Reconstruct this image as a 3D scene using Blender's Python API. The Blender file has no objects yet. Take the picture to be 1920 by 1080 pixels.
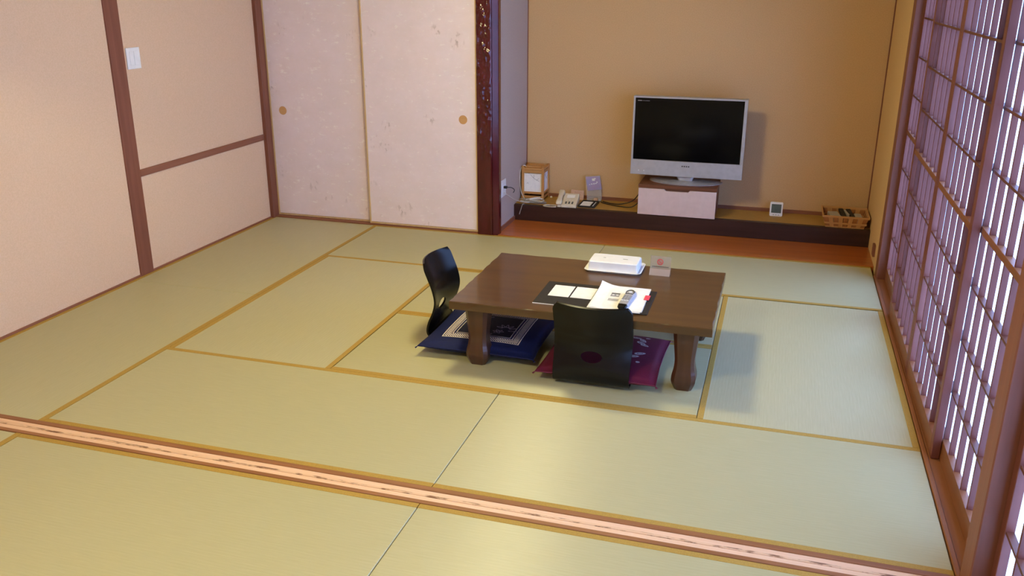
import bpy, bmesh, math, random
from mathutils import Matrix, Vector
random.seed(7)
SC = bpy.context.scene
COL = SC.collection

# ------------------------------------------------------------------ camera
F_PX, YAW, PITCH, ROLL = 1653.0, math.radians(16.71), math.radians(-19.18), math.radians(0.15)
CAM = Vector((3.593, -2.496, 1.719))
fw = Vector((-math.sin(YAW) * math.cos(PITCH), math.cos(YAW) * math.cos(PITCH), math.sin(PITCH)))
r0 = Vector((math.cos(YAW), math.sin(YAW), 0)); u0 = r0.cross(fw)
rt = math.cos(ROLL) * r0 + math.sin(ROLL) * u0
up = -math.sin(ROLL) * r0 + math.cos(ROLL) * u0
cam = bpy.data.cameras.new('camera'); cam.sensor_width = 36.0; cam.lens = F_PX * 36.0 / 1920.0
cam.clip_start = 0.02
camo = bpy.data.objects.new('camera', cam); COL.objects.link(camo)
camo.matrix_world = Matrix(((rt.x, up.x, -fw.x, CAM.x), (rt.y, up.y, -fw.y, CAM.y), (rt.z, up.z, -fw.z, CAM.z), (0, 0, 0, 1)))
SC.camera = camo

# ------------------------------------------------------------------ light
SKY = (0.28, 0.48, 1.0); SKY_STRENGTH = 16.0          # overcast daylight outside the paper screens
LAMP = (1.0, 0.91, 0.50); LAMP_STRENGTH = 79.0; NEAR_LAMP_STRENGTH = 86.0       # two warm ceiling lamps
w = bpy.data.worlds.new('world'); SC.world = w; w.use_nodes = True
bg = w.node_tree.nodes['Background']; bg.inputs[0].default_value = (*SKY, 1); bg.inputs[1].default_value = SKY_STRENGTH
SC.view_settings.view_transform = 'Standard'; SC.view_settings.look = 'None'
SC.view_settings.exposure = 0.0; SC.view_settings.gamma = 1.0; SC.view_settings.use_curve_mapping = False

# ------------------------------------------------------------------ materials
def lin(c):
    if isinstance(c, str):
        c = [int(c[i:i + 2], 16) / 255 for i in (0, 2, 4)]
    return tuple(x / 12.92 if x <= 0.04045 else ((x + 0.055) / 1.055) ** 2.4 for x in c)

class NT:
    def __init__(s, name):
        s.m = bpy.data.materials.new(name); s.m.use_nodes = True
        s.t = s.m.node_tree; s.b = s.t.nodes['Principled BSDF']
    def n(s, kind, **kw):
        o = s.t.nodes.new(kind)
        for k, v in kw.items():
            if k.startswith('i_'): o.inputs[k[2:]].default_value = v
            else: setattr(o, k, v)
        return o
    def l(s, a, b): s.t.links.new(a, b)
    def coord(s, sc=(1, 1, 1), kind='Object'):
        tc = s.n('ShaderNodeTexCoord'); mp = s.n('ShaderNodeMapping'); mp.inputs['Scale'].default_value = sc
        s.l(tc.outputs[kind], mp.inputs[0]); return mp.outputs[0]
    def noise(s, vec, scale=5.0, detail=4.0, rough=0.55):
        o = s.n('ShaderNodeTexNoise'); o.inputs['Scale'].default_value = scale
        o.inputs['Detail'].default_value = detail; o.inputs['Roughness'].default_value = rough
        s.l(vec, o.inputs['Vector']); return o.outputs[0]
    def ramp(s, fac, stops):
        o = s.n('ShaderNodeValToRGB'); e = o.color_ramp.elements
        while len(e) < len(stops): e.new(0.5)
        for i, (p, c) in enumerate(stops):
            e[i].position = p; e[i].color = (*c, 1) if len(c) == 3 else c
        s.l(fac, o.inputs[0]); return o.outputs[0]
    def mix(s, fac, a, b, mode='MIX'):
        o = s.n('ShaderNodeMix', data_type='RGBA', blend_type=mode)
        for inp, v in ((o.inputs[0], fac), (o.inputs[6], a), (o.inputs[7], b)):
            if hasattr(v, 'links') or hasattr(v, 'is_linked'): s.l(v, inp)
            elif isinstance(v, tuple): inp.default_value = (*v, 1) if len(v) == 3 else v
            else: inp.default_value = v
        return o.outputs[2]
    def math(s, op, a, b=0.0, c=0.0):
        o = s.n('ShaderNodeMath', operation=op)
        for i, v in enumerate((a, b, c)):
            if hasattr(v, 'is_linked'): s.l(v, o.inputs[i])
            else: o.inputs[i].default_value = v
        return o.outputs[0]
    def bump(s, h, strength=0.2, dist=0.002):
        o = s.n('ShaderNodeBump'); o.inputs['Strength'].default_value = strength; o.inputs['Distance'].default_value = dist
        s.l(h, o.inputs['Height']); s.l(o.outputs[0], s.b.inputs['Normal'])
    def set(s, **kw):
        for k, v in kw.items(): s.b.inputs[k.replace('_', ' ')].default_value = v

def surf(name, c1, c2=None, scale=8.0, stretch=(1, 1, 1), rough=0.6, bump=0.15, dist=0.001, metal=0.0, coat=0.0, spec=0.5, lo=0.35, hi=0.65, detail=4.0):
    m = NT(name); c1 = lin(c1); c2 = lin(c2) if c2 else tuple(x * 0.92 for x in c1)
    nz = m.noise(m.coord(stretch), scale, detail)
    m.l(m.ramp(nz, [(lo, c2), (hi, c1)]), m.b.inputs['Base Color'])
    m.set(Roughness=rough, Metallic=metal)
    m.b.inputs['Coat Weight'].default_value = coat; m.b.inputs['Specular IOR Level'].default_value = spec
    if bump: m.bump(nz, bump, dist)
    return m.m

def wood(name, c1, c2, axis='z', rough=0.45, coat=0.0, scale=9.0, bump=0.1, spec=0.4):
    st = {'x': (0.12, 2.2, 2.2), 'y': (2.2, 0.12, 2.2), 'z': (2.2, 2.2, 0.12)}[axis]
    return surf(name, c1, c2, scale * 1.6, st, rough, bump, 0.0006, 0.0, coat, spec, 0.3, 0.7, 6.0)

M = {}
def make_tatami():
    m = NT('tatami_weave')
    v = m.coord((1, 1, 1))
    fine = m.noise(m.coord((9, 240, 1)), 1.0, 2.0)
    big = m.noise(v, 2.4, 3.0)
    wv = m.n('ShaderNodeTexWave', bands_direction='Y'); wv.inputs['Scale'].default_value = 22.0
    wv.inputs['Distortion'].default_value = 0.6; m.l(v, wv.inputs['Vector'])
    col = m.ramp(fine, [(0.25, lin('b5af86')), (0.75, lin('c1bb95'))])
    col = m.mix(m.math('MULTIPLY', big, 0.35), col, lin('b8b386'))
    oi = m.n('ShaderNodeObjectInfo')
    col = m.mix(m.math('MULTIPLY', oi.outputs['Random'], 0.18), col, lin('aea974'))
    col = m.mix(m.math('MULTIPLY', wv.outputs[1], 0.06), col, lin('979263'))
    m.l(col, m.b.inputs['Base Color']); m.set(Roughness=0.46); m.b.inputs['Specular IOR Level'].default_value = 0.75
    m.b.inputs['Anisotropic'].default_value = 0.9            # glossy rush: sheen spreads across the fibres, which run along the mat
    vt = m.n('ShaderNodeVectorTransform', vector_type='VECTOR', convert_from='OBJECT', convert_to='WORLD')
    vt.inputs[0].default_value = (0, 1, 0); m.l(vt.outputs[0], m.b.inputs['Tangent'])
    h = m.math('ADD', m.math('MULTIPLY', wv.outputs[1], 0.7), fine)
    m.bump(h, 0.12, 0.001); return m.m
M['tatami'] = make_tatami()
M['heri'] = surf('gold_cloth', 'b5933f', 'a58338', 260.0, (1, 1, 1), 0.75, 0.2, 0.0005)
M['plaster'] = surf('beige_plaster', 'e1c1a4', 'd9b99a', 160.0, (1, 1, 1), 0.9, 0.25, 0.0008, spec=0.2)
M['plaster_alcove'] = surf('tan_plaster', 'd4b084', 'caa67a', 160.0, (1, 1, 1), 0.9, 0.25, 0.0008, spec=0.2)
M['plaster_gold'] = surf('golden_plaster', 'e0bd88', 'd6b37e', 160.0, (1, 1, 1), 0.9, 0.25, 0.0008, spec=0.2)
M['plaster_grey'] = surf('grey_plaster', 'c4b3a8', 'baa99e', 160.0, (1, 1, 1), 0.9, 0.25, 0.0008, spec=0.2)
M['ceiling'] = wood('ceiling_boards', '9c7a50', '8a6a44', 'y', 0.7)
M['post'] = wood('brown_post', '8a5542', '774634', 'z', 0.5)
M['post_h'] = wood('brown_rail', '94614a', '824f3a', 'y', 0.5)
M['rail_x'] = wood('brown_rail_x', '94614a', '7d4c38', 'x', 0.5)
M['shoji'] = wood('screen_wood', '7c463a', '6c3a30', 'z', 0.45)
M['shoji_h'] = wood('screen_rail_wood', '8c583a', '7a4a2d', 'y', 0.45)
M['sill_y'] = wood('sill_wood', '9a6544', '85522f', 'y', 0.5)
M['sill_x'] = wood('threshold_wood', 'a06c46', '875632', 'x', 0.5)
M['slat'] = wood('slat_wood', '6e382a', '5e2c20', 'z', 0.5)
M['slat_h'] = wood('crossbar_wood', '6a3c2c', '5a3022', 'y', 0.5)
M['orange'] = wood('orange_board', 'b8662a', 'a0541d', 'x', 0.28, 0.35, 6.0)
M['plinth'] = wood('dark_plinth', '3d2422', '2a1614', 'x', 0.35, 0.2)
M['plinth_top'] = surf('rush_top', 'b58d45', 'a57d38', 120.0, (.2, 2, 1), 0.6, 0.15)
M['table'] = wood('table_wood', '5a3f20', '482f15', 'x', 0.3, 0.35, 5.0, 0.05)
M['table_leg'] = wood('table_leg_wood', '52321f', '432617', 'z', 0.32, 0.3, 5.0, 0.05)
M['black'] = surf('black_lacquer', '0d0d10', '0a0a0c', 30, rough=0.26, bump=0.0, coat=0.0, spec=0.28)
M['black_matt'] = surf('black_card', '232021', '1b1819', 60, rough=0.6, bump=0.1)
M['white'] = surf('white_plastic', 'eeeef0', 'e8e8ea', 20, rough=0.35, bump=0.0)
M['paper'] = surf('white_paper', 'f4f3f1', 'ecebea', 40, rough=0.8, bump=0.05)
M['paper_grey'] = surf('grey_paper', 'b9b2aa', 'a9a29a', 40, rough=0.8, bump=0.05)
M['silver'] = surf('silver_plastic', 'b9b8bd', 'b1b0b5', 30, rough=0.35, bump=0.0, metal=0.3)
M['silver_shiny'] = surf('silver_metal', 'c4c4ca', 'b8b8be', 30, rough=0.25, bump=0.0, metal=0.4)
M['screen'] = surf('dark_screen', '09090c', '07070a', 10, rough=0.12, bump=0.0, spec=0.18)
M['grey_dark'] = surf('dark_grey_plastic', '4a4a4c', '404042', 30, rough=0.45, bump=0.0)
M['grey_light'] = surf('light_grey_print', '9a9a9e', '8e8e92', 30, rough=0.5, bump=0.0)
M['lcd'] = surf('lcd_glass', '5d6966', '55615e', 30, rough=0.2, bump=0.0)
M['cab_top'] = wood('cabinet_walnut', '7a4c35', '673c28', 'x', 0.4)
M['cab_door'] = surf('cabinet_white', 'd9c3bb', 'd2bcb4', 20, rough=0.45, bump=0.0)
M['andon'] = wood('lantern_wood', 'c8935a', 'b5804a', 'z', 0.5)
M['andon_top'] = wood('lantern_top_wood', 'cb975c', 'b8844c', 'x', 0.5)
M['cream'] = surf('cream_plastic', 'ddd2bd', 'd6cbb6', 20, rough=0.4, bump=0.0)
M['cord_white'] = surf('pale_cord', 'd8cfc2', 'ccc3b6', 60, rough=0.5, bump=0.0)
M['cord_grey'] = surf('grey_cord', 'aaa7a0', '9c9992', 60, rough=0.5, bump=0.0)
M['cord_black'] = surf('black_cord', '1c1818', '161212', 60, rough=0.45, bump=0.0)
M['red'] = surf('red_print', 'd8303c', 'cc2833', 60, rough=0.6, bump=0.0)
M['pink'] = surf('red_tab', 'ee4f64', 'e6465b', 60, rough=0.5, bump=0.0)
M['pinkcard'] = surf('pink_card', 'd5ab8d', 'c79c7f', 90, rough=0.7, bump=0.05)
M['violet'] = surf('violet_leaflet', '9694bd', 'a58eb2', 14, rough=0.4, bump=0.0)
M['basket'] = wood('basket_cane', 'cf9c62', 'b9854e', 'z', 0.55)
M['basket_h'] = wood('basket_rim_cane', 'd2a26a', 'bd8c56', 'x', 0.55)
M['basket_dark'] = wood('basket_inner_cane', 'b07644', '985f34', 'x', 0.6)
M['tan'] = wood('pull_wood', 'd2a36d', 'c4945d', 'x', 0.5)
M['blue_cloth'] = None

def make_fusuma():
    m = NT('door_paper')
    v = m.coord((1, 1, 1))
    a = m.noise(m.coord((1.2, 1, 1.6)), 5.0, 6.0, 0.7)
    fib = m.noise(m.coord((1.0, 1, 2.4)), 16.0, 5.0, 0.75)
    col = m.ramp(a, [(0.3, lin('eadad8')), (0.7, lin('f1e1e2'))])
    fm = m.ramp(fib, [(0.58, (0, 0, 0)), (0.68, (1, 1, 1))])
    col = m.mix(m.math('MULTIPLY', fm, 0.8), col, lin('fdf6f0'))
    vo = m.n('ShaderNodeTexVoronoi'); vo.inputs['Scale'].default_value = 4.2
    wob = m.mix(0.06, v, m.noise(v, 9.0, 3.0), 'ADD')
    m.l(wob, vo.inputs['Vector'])
    sm = m.ramp(vo.outputs['Distance'], [(0.05, (1, 1, 1)), (0.26, (0, 0, 0))])
    stk = m.ramp(m.noise(m.coord((1.6, 1, 0.9)), 26.0, 3.0), [(0.54, (0, 0, 0)), (0.64, (1, 1, 1))])
    col = m.mix(m.math('MULTIPLY', m.math('MULTIPLY', sm, stk), 0.6), col, lin('a58d86'))
    m.l(col, m.b.inputs['Base Color']); m.set(Roughness=0.8); m.bump(fib, 0.1, 0.0006)
    return m.m
M['fusuma'] = make_fusuma()
M['fusuma_edge'] = wood('door_edge_wood', 'd8b98c', 'c8a877', 'z', 0.5)

def make_shoji_paper():
    m = NT('screen_paper'); t = m.t
    t.nodes.remove(m.b)
    v = m.coord((1, 1, 1)); col = m.ramp(m.noise(v, 40.0, 4.0), [(0.3, lin('eceef2')), (0.7, lin('f6f7fa'))])
    d = m.n('ShaderNodeBsdfDiffuse'); tr = m.n('ShaderNodeBsdfTranslucent'); mx = m.n('ShaderNodeMixShader'); mx.inputs[0].default_value = 0.5
    m.l(col, d.inputs[0]); m.l(col, tr.inputs[0]); m.l(d.outputs[0], mx.inputs[1]); m.l(tr.outputs[0], mx.inputs[2])
    m.l(mx.outputs[0], t.nodes['Material Output'].inputs[0]); return m.m
M['screen_paper'] = make_shoji_paper()

def make_pillar():
    m = NT('red_lacquer')
    nz = m.noise(m.coord((3, 3, 1)), 7.0, 4.0)
    m.l(m.ramp(nz, [(0.3, lin('420c12')), (0.7, lin('54131a'))]), m.b.inputs['Base Color'])
    m.set(Roughness=0.16); m.b.inputs['Coat Weight'].default_value = 0.25
    m.b.inputs['Coat Roughness'].default_value = 0.08
    return m.m
M['pillar'] = make_pillar()

def make_groove():
    m = NT('groove_strip')
    v = m.coord((1.1, 60, 1)); a = m.noise(v, 3.2, 4.0, 0.6)
    m.l(m.ramp(a, [(0.25, lin('dcb08c')), (0.5, lin('ebc5a4'))]), m.b.inputs['Base Color'])
    m.set(Roughness=0.5); return m.m
M['groove'] = make_groove()
def make_ridge():
    m = NT('worn_ridge')
    a = m.noise(m.coord((5, 30, 1)), 2.3, 4.0, 0.6)
    m.l(m.ramp(a, [(0.4, lin('7c5236')), (0.5, lin('e4bc98'))]), m.b.inputs['Base Color'])
    m.set(Roughness=0.5); return m.m
M['ridge'] = make_ridge()

def make_blue():
    m = NT('blue_print_cloth')
    tc = m.n('ShaderNodeTexCoord'); sp = m.n('ShaderNodeSeparateXYZ'); m.l(tc.outputs['Object'], sp.inputs[0])
    ax = m.math('ABSOLUTE', m.math('SUBTRACT', sp.outputs[0], 0.0)); ay = m.math('ABSOLUTE', m.math('MULTIPLY', sp.outputs[1], 1.06))
    r = m.math('MAXIMUM', ax, ay)
    def band(a, b): return m.math('MULTIPLY', m.math('GREATER_THAN', r, a), m.math('LESS_THAN', r, b))
    stripe = m.math('GREATER_THAN', m.math('SINE', m.math('MULTIPLY', m.math('ADD', sp.outputs[0], sp.outputs[1]), 520.0)), 0.1)
    wide = m.math('MULTIPLY', band(0.158, 0.186), stripe)
    ln = m.math('ADD', m.math('ADD', band(0.190, 0.1945), band(0.150, 0.1535)), band(0.136, 0.1385))
    side = m.math('GREATER_THAN', sp.outputs[2], 0.02)
    mask = m.math('MULTIPLY', m.math('MINIMUM', m.math('ADD', wide, ln), 1.0), side)
    nz = m.noise(m.coord((1, 1, 1)), 220.0, 2.0)
    base = m.ramp(nz, [(0.3, lin('0b1440')), (0.7, lin('111c52'))])
    inner = m.math('LESS_THAN', r, 0.136)
    base = m.mix(inner, base, lin('0c0f2c'))
    m.l(m.mix(mask, base, lin('ece2dc')), m.b.inputs['Base Color']); m.set(Roughness=0.7)
    m.b.inputs['Specular IOR Level'].default_value = 0.25
    m.bump(nz, 0.2, 0.0006); return m.m
M['blue_cloth'] = make_blue()
M['wine_cloth'] = surf('wine_cloth', '701238', '5e0d30', 220.0, (1, 1, 1), 0.7, 0.2, 0.0006)
M['motif_white'] = surf('white_motif', 'd8c9cf', 'c9b8c2', 220.0, (1, 1, 1), 0.75, 0.1)
M['motif_grey'] = surf('grey_motif', '8d7f92', '7d7085', 220.0, (1, 1, 1), 0.75, 0.1)
def make_glass(name, col, alpha, rough=0.1):
    m = NT(name); m.l(m.ramp(m.noise(m.coord(), 20.0), [(0.2, lin(col)), (0.8, lin(col))]), m.b.inputs['Base Color'])
    m.set(Roughness=rough, Alpha=alpha); return m.m
M['acrylic'] = make_glass('clear_acrylic', 'cfc8c0', 0.35)
M['frosted'] = make_glass('frosted_acrylic', 'b9ab93', 0.6, 0.3)
M['acrylic_pink'] = make_glass('tinted_acrylic', 'c2aea4', 0.55, 0.2)
def make_emit(name, power):
    m = NT(name); m.l(m.ramp(m.noise(m.coord(), 8.0), [(0.2, (0.9, 0.9, 0.9)), (0.8, (0.95, 0.95, 0.95))]), m.b.inputs['Base Color'])
    m.b.inputs['Emission Color'].default_value = (*LAMP, 1); m.b.inputs['Emission Strength'].default_value = power
    return m.m
M['emit'] = make_emit('lamp_diffuser', LAMP_STRENGTH); M['emit_near'] = make_emit('near_lamp_diffuser', NEAR_LAMP_STRENGTH)

# ------------------------------------------------------------------ mesh helpers
class MB:
    def __init__(s): s.v = []; s.f = []
    def box(s, x0, x1, y0, y1, z0, z1):
        b = len(s.v)
        s.v += [(x0, y0, z0), (x1, y0, z0), (x1, y1, z0), (x0, y1, z0), (x0, y0, z1), (x1, y0, z1), (x1, y1, z1), (x0, y1, z1)]
        s.f += [tuple(b + i for i in q) for q in ((0, 3, 2, 1), (4, 5, 6, 7), (0, 1, 5, 4), (1, 2, 6, 5), (2, 3, 7, 6), (3, 0, 4, 7))]
        return s
    def hexa(s, pts):
        b = len(s.v); s.v += [tuple(p) for p in pts]
        s.f += [tuple(b + i for i in q) for q in ((0, 3, 2, 1), (4, 5, 6, 7), (0, 1, 5, 4), (1, 2, 6, 5), (2, 3, 7, 6), (3, 0, 4, 7))]
        return s
    def loft(s, rings, cap=True, closed=False):
        b = len(s.v); n = len(rings[0])
        for r in rings: s.v += [tuple(p) for p in r]
        m = len(rings)
        for i in range(m if closed else m - 1):
            j = (i + 1) % m
            for k in range(n):
                k2 = (k + 1) % n
                s.f.append((b + i * n + k, b + i * n + k2, b + j * n + k2, b + j * n + k))
        if cap and not closed:
            s.f.append(tuple(b + k for k in reversed(range(n)))); s.f.append(tuple(b + (m - 1) * n + k for k in range(n)))
        return s
    def prism(s, poly, z0, z1): return s.loft([[(x, y, z0) for x, y in poly], [(x, y, z1) for x, y in poly]])
    def prism_y(s, poly, y0, y1): return s.loft([[(x, y1, z) for x, z in poly], [(x, y0, z) for x, z in poly]])
    def tube(s, path, r, n=6, closed=False):
        P = [Vector(p) for p in path]; rings = []
        for i, p in enumerate(P):
            a = P[i - 1] if (i > 0 or closed) else p; c = P[(i + 1) % len(P)] if (i < len(P) - 1 or closed) else p
            t = (c - a).normalized() if (c - a).length > 1e-9 else Vector((0, 0, 1))
            ref = Vector((0, 0, 1)) if abs(t.z) < 0.9 else Vector((1, 0, 0))
            e1 = t.cross(ref).normalized(); e2 = e1.cross(t)
            rings.append([p + r * (math.cos(2 * math.pi * k / n) * e1 + math.sin(2 * math.pi * k / n) * e2) for k in range(n)])
        return s.loft(rings, True, closed)
    def lathe(s, prof, n=24, c=(0, 0, 0)):
        rings = [[(c[0] + r * math.cos(2 * math.pi * k / n), c[1] + r * math.sin(2 * math.pi * k / n), c[2] + z) for k in range(n)] for r, z in prof]
        return s.loft(rings)
    def grid(s, fn, nu, nv):
        b = len(s.v)
        for i in range(nu + 1):
            for j in range(nv + 1): s.v.append(tuple(fn(i / nu, j / nv)))
        for i in range(nu):
            for j in range(nv):
                a = b + i * (nv + 1) + j; s.f.append((a, a + nv + 1, a + nv + 2, a + 1))
        return s
    def build(s, name, mat, parent=None, loc=(0, 0, 0), rot=(0, 0, 0), bevel=0.0, smooth=False, seg=1, fix=True):
        bm = bmesh.new(); vs = [bm.verts.new(v) for v in s.v]
        for f in s.f:
            try: bm.faces.new([vs[i] for i in f])
            except ValueError: pass
        if fix: bmesh.ops.recalc_face_normals(bm, faces=bm.faces)
        if bevel:
            es = [e for e in bm.edges if len(e.link_faces) == 2 and e.calc_face_angle(0) > 0.5]
            bmesh.ops.bevel(bm, geom=es, offset=bevel, segments=seg, profile=0.5, affect='EDGES', clamp_overlap=True)
        me = bpy.data.meshes.new(name); bm.to_mesh(me); bm.free()
        if smooth: me.polygons.foreach_set('use_smooth', [True] * len(me.polygons))
        me.materials.append(M[mat] if isinstance(mat, str) else mat)
        o = bpy.data.objects.new(name, me); COL.objects.link(o); o.location = loc; o.rotation_euler = rot
        if parent: o.parent = parent
        return o

def tag(o, label, cat, group=None, kind=None):
    o['label'] = label; o['category'] = cat
    if group: o['group'] = group
    if kind: o['kind'] = kind
    return o
def thing(name, label, cat, loc=(0, 0, 0), rz=0.0, group=None, kind=None):
    o = bpy.data.objects.new(name, None); COL.objects.link(o); o.location = loc; o.rotation_euler = (0, 0, rz)
    o.empty_display_size = 0.05
    return tag(o, label, cat, group, kind)
def box(x0, x1, y0, y1, z0, z1): return MB().box(x0, x1, y0, y1, z0, z1)
def struct(name, label, cat, mb, mat, bevel=0.0, **kw): return tag(mb.build(name, mat, bevel=bevel, **kw), label, cat, kind='structure')
def smoothpath(pts, n=8):
    P = [Vector(p) for p in pts]; out = []
    for i in range(len(P) - 1):
        a = P[max(i - 1, 0)]; b = P[i]; c = P[i + 1]; d = P[min(i + 2, len(P) - 1)]
        for k in range(n):
            t = k / n
            out.append(0.5 * ((2 * b) + (c - a) * t + (2 * a - 5 * b + 4 * c - d) * t * t + (3 * b - a - 3 * c + d) * t ** 3))
    out.append(P[-1]); return out
def rrect(x0, x1, y0, y1, r, n=5):
    out = []
    for cx, cy, a0 in ((x1 - r, y1 - r, 0), (x0 + r, y1 - r, 90), (x0 + r, y0 + r, 180), (x1 - r, y0 + r, 270)):
        for k in range(n + 1):
            a = math.radians(a0 + 90 * k / n); out.append((cx + r * math.cos(a), cy + r * math.sin(a)))
    return out

# ------------------------------------------------------------------ setting
XL, XR, YB, YA, ZC = -0.066, 4.245, 3.31, 4.10, 2.40
floor = struct('floor', 'tatami floor of two adjoining rooms', 'floor', box(-0.2, 4.45, -3.4, 4.2, -0.12, -0.056), 'sill_y')
X = [XL, 0.806, 1.689, 2.525, 3.384, XR]; Y = [0.063, 0.880, 1.672, 2.478, 3.302]
mats = [(X[0], X[1], Y[0], 1.690, 'y'), (X[0], X[1], 1.690, Y[4], 'y'), (X[1], X[3], Y[0], Y[1], 'x'), (X[3], X[5], Y[0], Y[1], 'x'),
        (X[1], X[2], Y[1], 2.497, 'y'), (X[2], X[4], Y[1], Y[2], 'x'), (X[2], X[4], Y[2], 2.478, 'x'), (X[4], X[5], Y[1], 2.462, 'y'),
        (X[1], X[3], 2.486, Y[4], 'x'), (X[3], X[5], 2.470, Y[4], 'x')]
FY = -0.046
mats += [(X[0], X[1], -1.70, FY, 'y'), (X[1], X[3], -0.90, FY, 'x'), (X[3], X[5], -0.90, FY, 'x'),
         (X[0], X[1], -3.33, -1.70, 'y'), (X[1], X[3], -1.72, -0.90, 'x'), (X[3], X[5], -1.72, -0.90, 'x'),
         (X[1], X[3], -2.53, -1.72, 'x'), (X[3], X[5], -2.53, -1.72, 'x'), (X[1], X[3], -3.33, -2.53, 'x'), (X[3], X[5], -3.33, -2.53, 'x')]
HW, G = 0.027, 0.0012
for x0, x1, y0, y1, ax in mats:
    L, W = ((x1 - x0), (y1 - y0)) if ax == 'x' else ((y1 - y0), (x1 - x0))
    o = MB().box(-L / 2 + G, L / 2 - G, -W / 2 + G, W / 2 - G, -0.055, 0.0).build('tatami_mat', 'tatami', floor, ((x0 + x1) / 2, (y0 + y1) / 2, 0), (0, 0, 0 if ax == 'x' else math.pi / 2), bevel=0.0025)
    for sgn in (-1, 1):
        yo = sgn * (W / 2 - G); yi = sgn * (W / 2 - HW)
        MB().box(-L / 2 + G, L / 2 - G, min(yo, yi), max(yo, yi), -0.02, 0.0014).build('cloth_border', 'heri', o, bevel=0.001)

# threshold with two sliding grooves between the rooms
th = thing('trim_1', 'brown wooden threshold with two pale sliding grooves across the tatami', 'threshold', (0, 0, 0), kind='structure')
for a, b, nm, mt, z in ((0.037, 0.0615, 'edge_rail', 'sill_x', 0.003), (0.010, 0.037, 'groove_strip', 'groove', 0.000), (0.000, 0.010, 'middle_ridge', 'ridge', 0.0025),
                        (-0.026, 0.000, 'groove_strip', 'groove', 0.000), (-0.0455, -0.026, 'edge_rail', 'sill_x', 0.003)):
    box(XL, XR, a, b, -0.055, z).build(nm, mt, th, bevel=0.0008)

struct('wall_left', 'beige plaster wall along the left of the room', 'wall', box(-0.20, XL - 0.006, -3.4, 3.5, -0.1, ZC), 'plaster')
struct('trim_2', 'wide brown wooden post on the left wall', 'post', box(XL - 0.03, XL + 0.004, 1.770, 1.886, -0.02, ZC), 'post', 0.002)
struct('trim_3', 'brown horizontal rail low on the left wall', 'rail', box(XL - 0.03, XL + 0.003, 1.886, 3.262, 0.598, 0.640), 'post_h', 0.0015)
struct('trim_4', 'narrow brown corner post beside the sliding doors', 'post', box(XL - 0.03, XL + 0.022, 3.265, 3.36, -0.02, ZC), 'post', 0.002)
struct('baseboard_left', 'thin brown strip where left wall meets tatami', 'baseboard', box(XL - 0.03, XL + 0.003, -3.3, 3.262, -0.02, 0.012), 'post_h', 0.001)
struct('wall_back', 'closet wall hidden behind the paper sliding doors', 'wall', box(-0.2, 1.62, 3.39, 3.5, -0.1, ZC), 'plaster')
struct('trim_5', 'brown door sill under the paper sliding doors', 'sill', box(-0.045, 1.597, 3.300, 3.39, -0.05, 0.010), 'rail_x', 0.001)
struct('trim_6', 'brown lintel above the paper sliding doors', 'lintel', box(-0.045, 1.597, 3.29, 3.39, 1.80, 1.86), 'rail_x', 0.001)
struct('trim_7', 'plaster strip above the paper sliding doors', 'wall', box(-0.045, 1.597, 3.30, 3.39, 1.86, ZC), 'plaster')

def fusuma(name, label, x0, x1, y0, y1, px):
    t = thing(name, label, 'door', (0, 0, 0), kind='structure')
    e = 0.012
    box(x0 + e, x1 - e, y0 + 0.003, y1 - 0.002, 0.014 + e, 1.80 - e).build('paper_panel', 'fusuma', t)
    for a, b in ((x0, x0 + e), (x1 - e, x1)): box(a, b, y0, y1, 0.012, 1.80).build('edge_stile', 'fusuma_edge', t, bevel=0.001)
    for a, b in ((0.012, 0.012 + e), (1.80 - e, 1.80)): box(x0 + e, x1 - e, y0, y1, a, b).build('edge_rail', 'fusuma_edge', t, bevel=0.001)
    p = MB(); n = 24; c = (px, 0.810); rings = []
    for r, dy in ((0.031, 0.001), (0.031, -0.0015), (0.0275, -0.0015), (0.0265, -0.0004)):
        rings.append([(c[0] + r * math.cos(2 * math.pi * k / n), y0 + 0.003 + dy, c[1] + r * math.sin(2 * math.pi * k / n)) for k in range(n)])
    p.loft(rings); o = p.build('round_pull', 'tan', t)
fusuma('door_1', 'left pinkish paper sliding door next to the corner post', -0.044, 0.758, 3.340, 3.366, 0.062)
fusuma('door_2', 'right pinkish paper sliding door next to the lacquered pillar', 0.742, 1.596, 3.310, 3.336, 1.491)

# hammered red lacquer pillar
def pillar():
    t = thing('trim_8', 'glossy dark red lacquered alcove pillar with hammered front', 'pillar', (0, 0, 0), kind='structure')
    rnd = random.Random(3); cells = [(rnd.uniform(0, 0.112), rnd.uniform(0.45, 2.4), 1.0) for _ in range(330)]
    bins = {}
    for c in cells: bins.setdefault(int(c[1] / 0.05), []).append(c)
    def h(x, z):
        best = 9; a = 1
        k = int(z / 0.05)
        for kk in (k - 1, k, k + 1):
            for c in bins.get(kk, ()):
                d = ((x - c[0]) / 0.9) ** 2 + ((z - c[1]) / 1.5) ** 2
                if d < best: best = d; a = c[2]
        f = min(max((z - 0.50) / 0.25, 0), 1)
        return 0.011 * f * min(best / 0.0005, 1.0)
    x0, x1, y0 = 1.597, 1.706, 3.292
    def fn(u, v):
        x = x0 + (x1 - x0) * v; z = -0.02 + 2.42 * u
        edge = min(v, 1 - v) * 8; e = min(edge, 1)
        return (x, y0 - h(x - x0, z) * e + 0.004 * (1 - e) ** 2, z)
    MB().grid(fn, 520, 30).build('hammered_face', 'pillar', t, smooth=True)
    b = MB().prism([(1.597, 3.2985), (1.706, 3.2985), (1.712, 3.293), (1.749, 3.312), (1.752, 3.318), (1.752, 3.36), (1.597, 3.36)], -0.02, ZC)
    b.build('shaft', 'pillar', t)
pillar()

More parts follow.
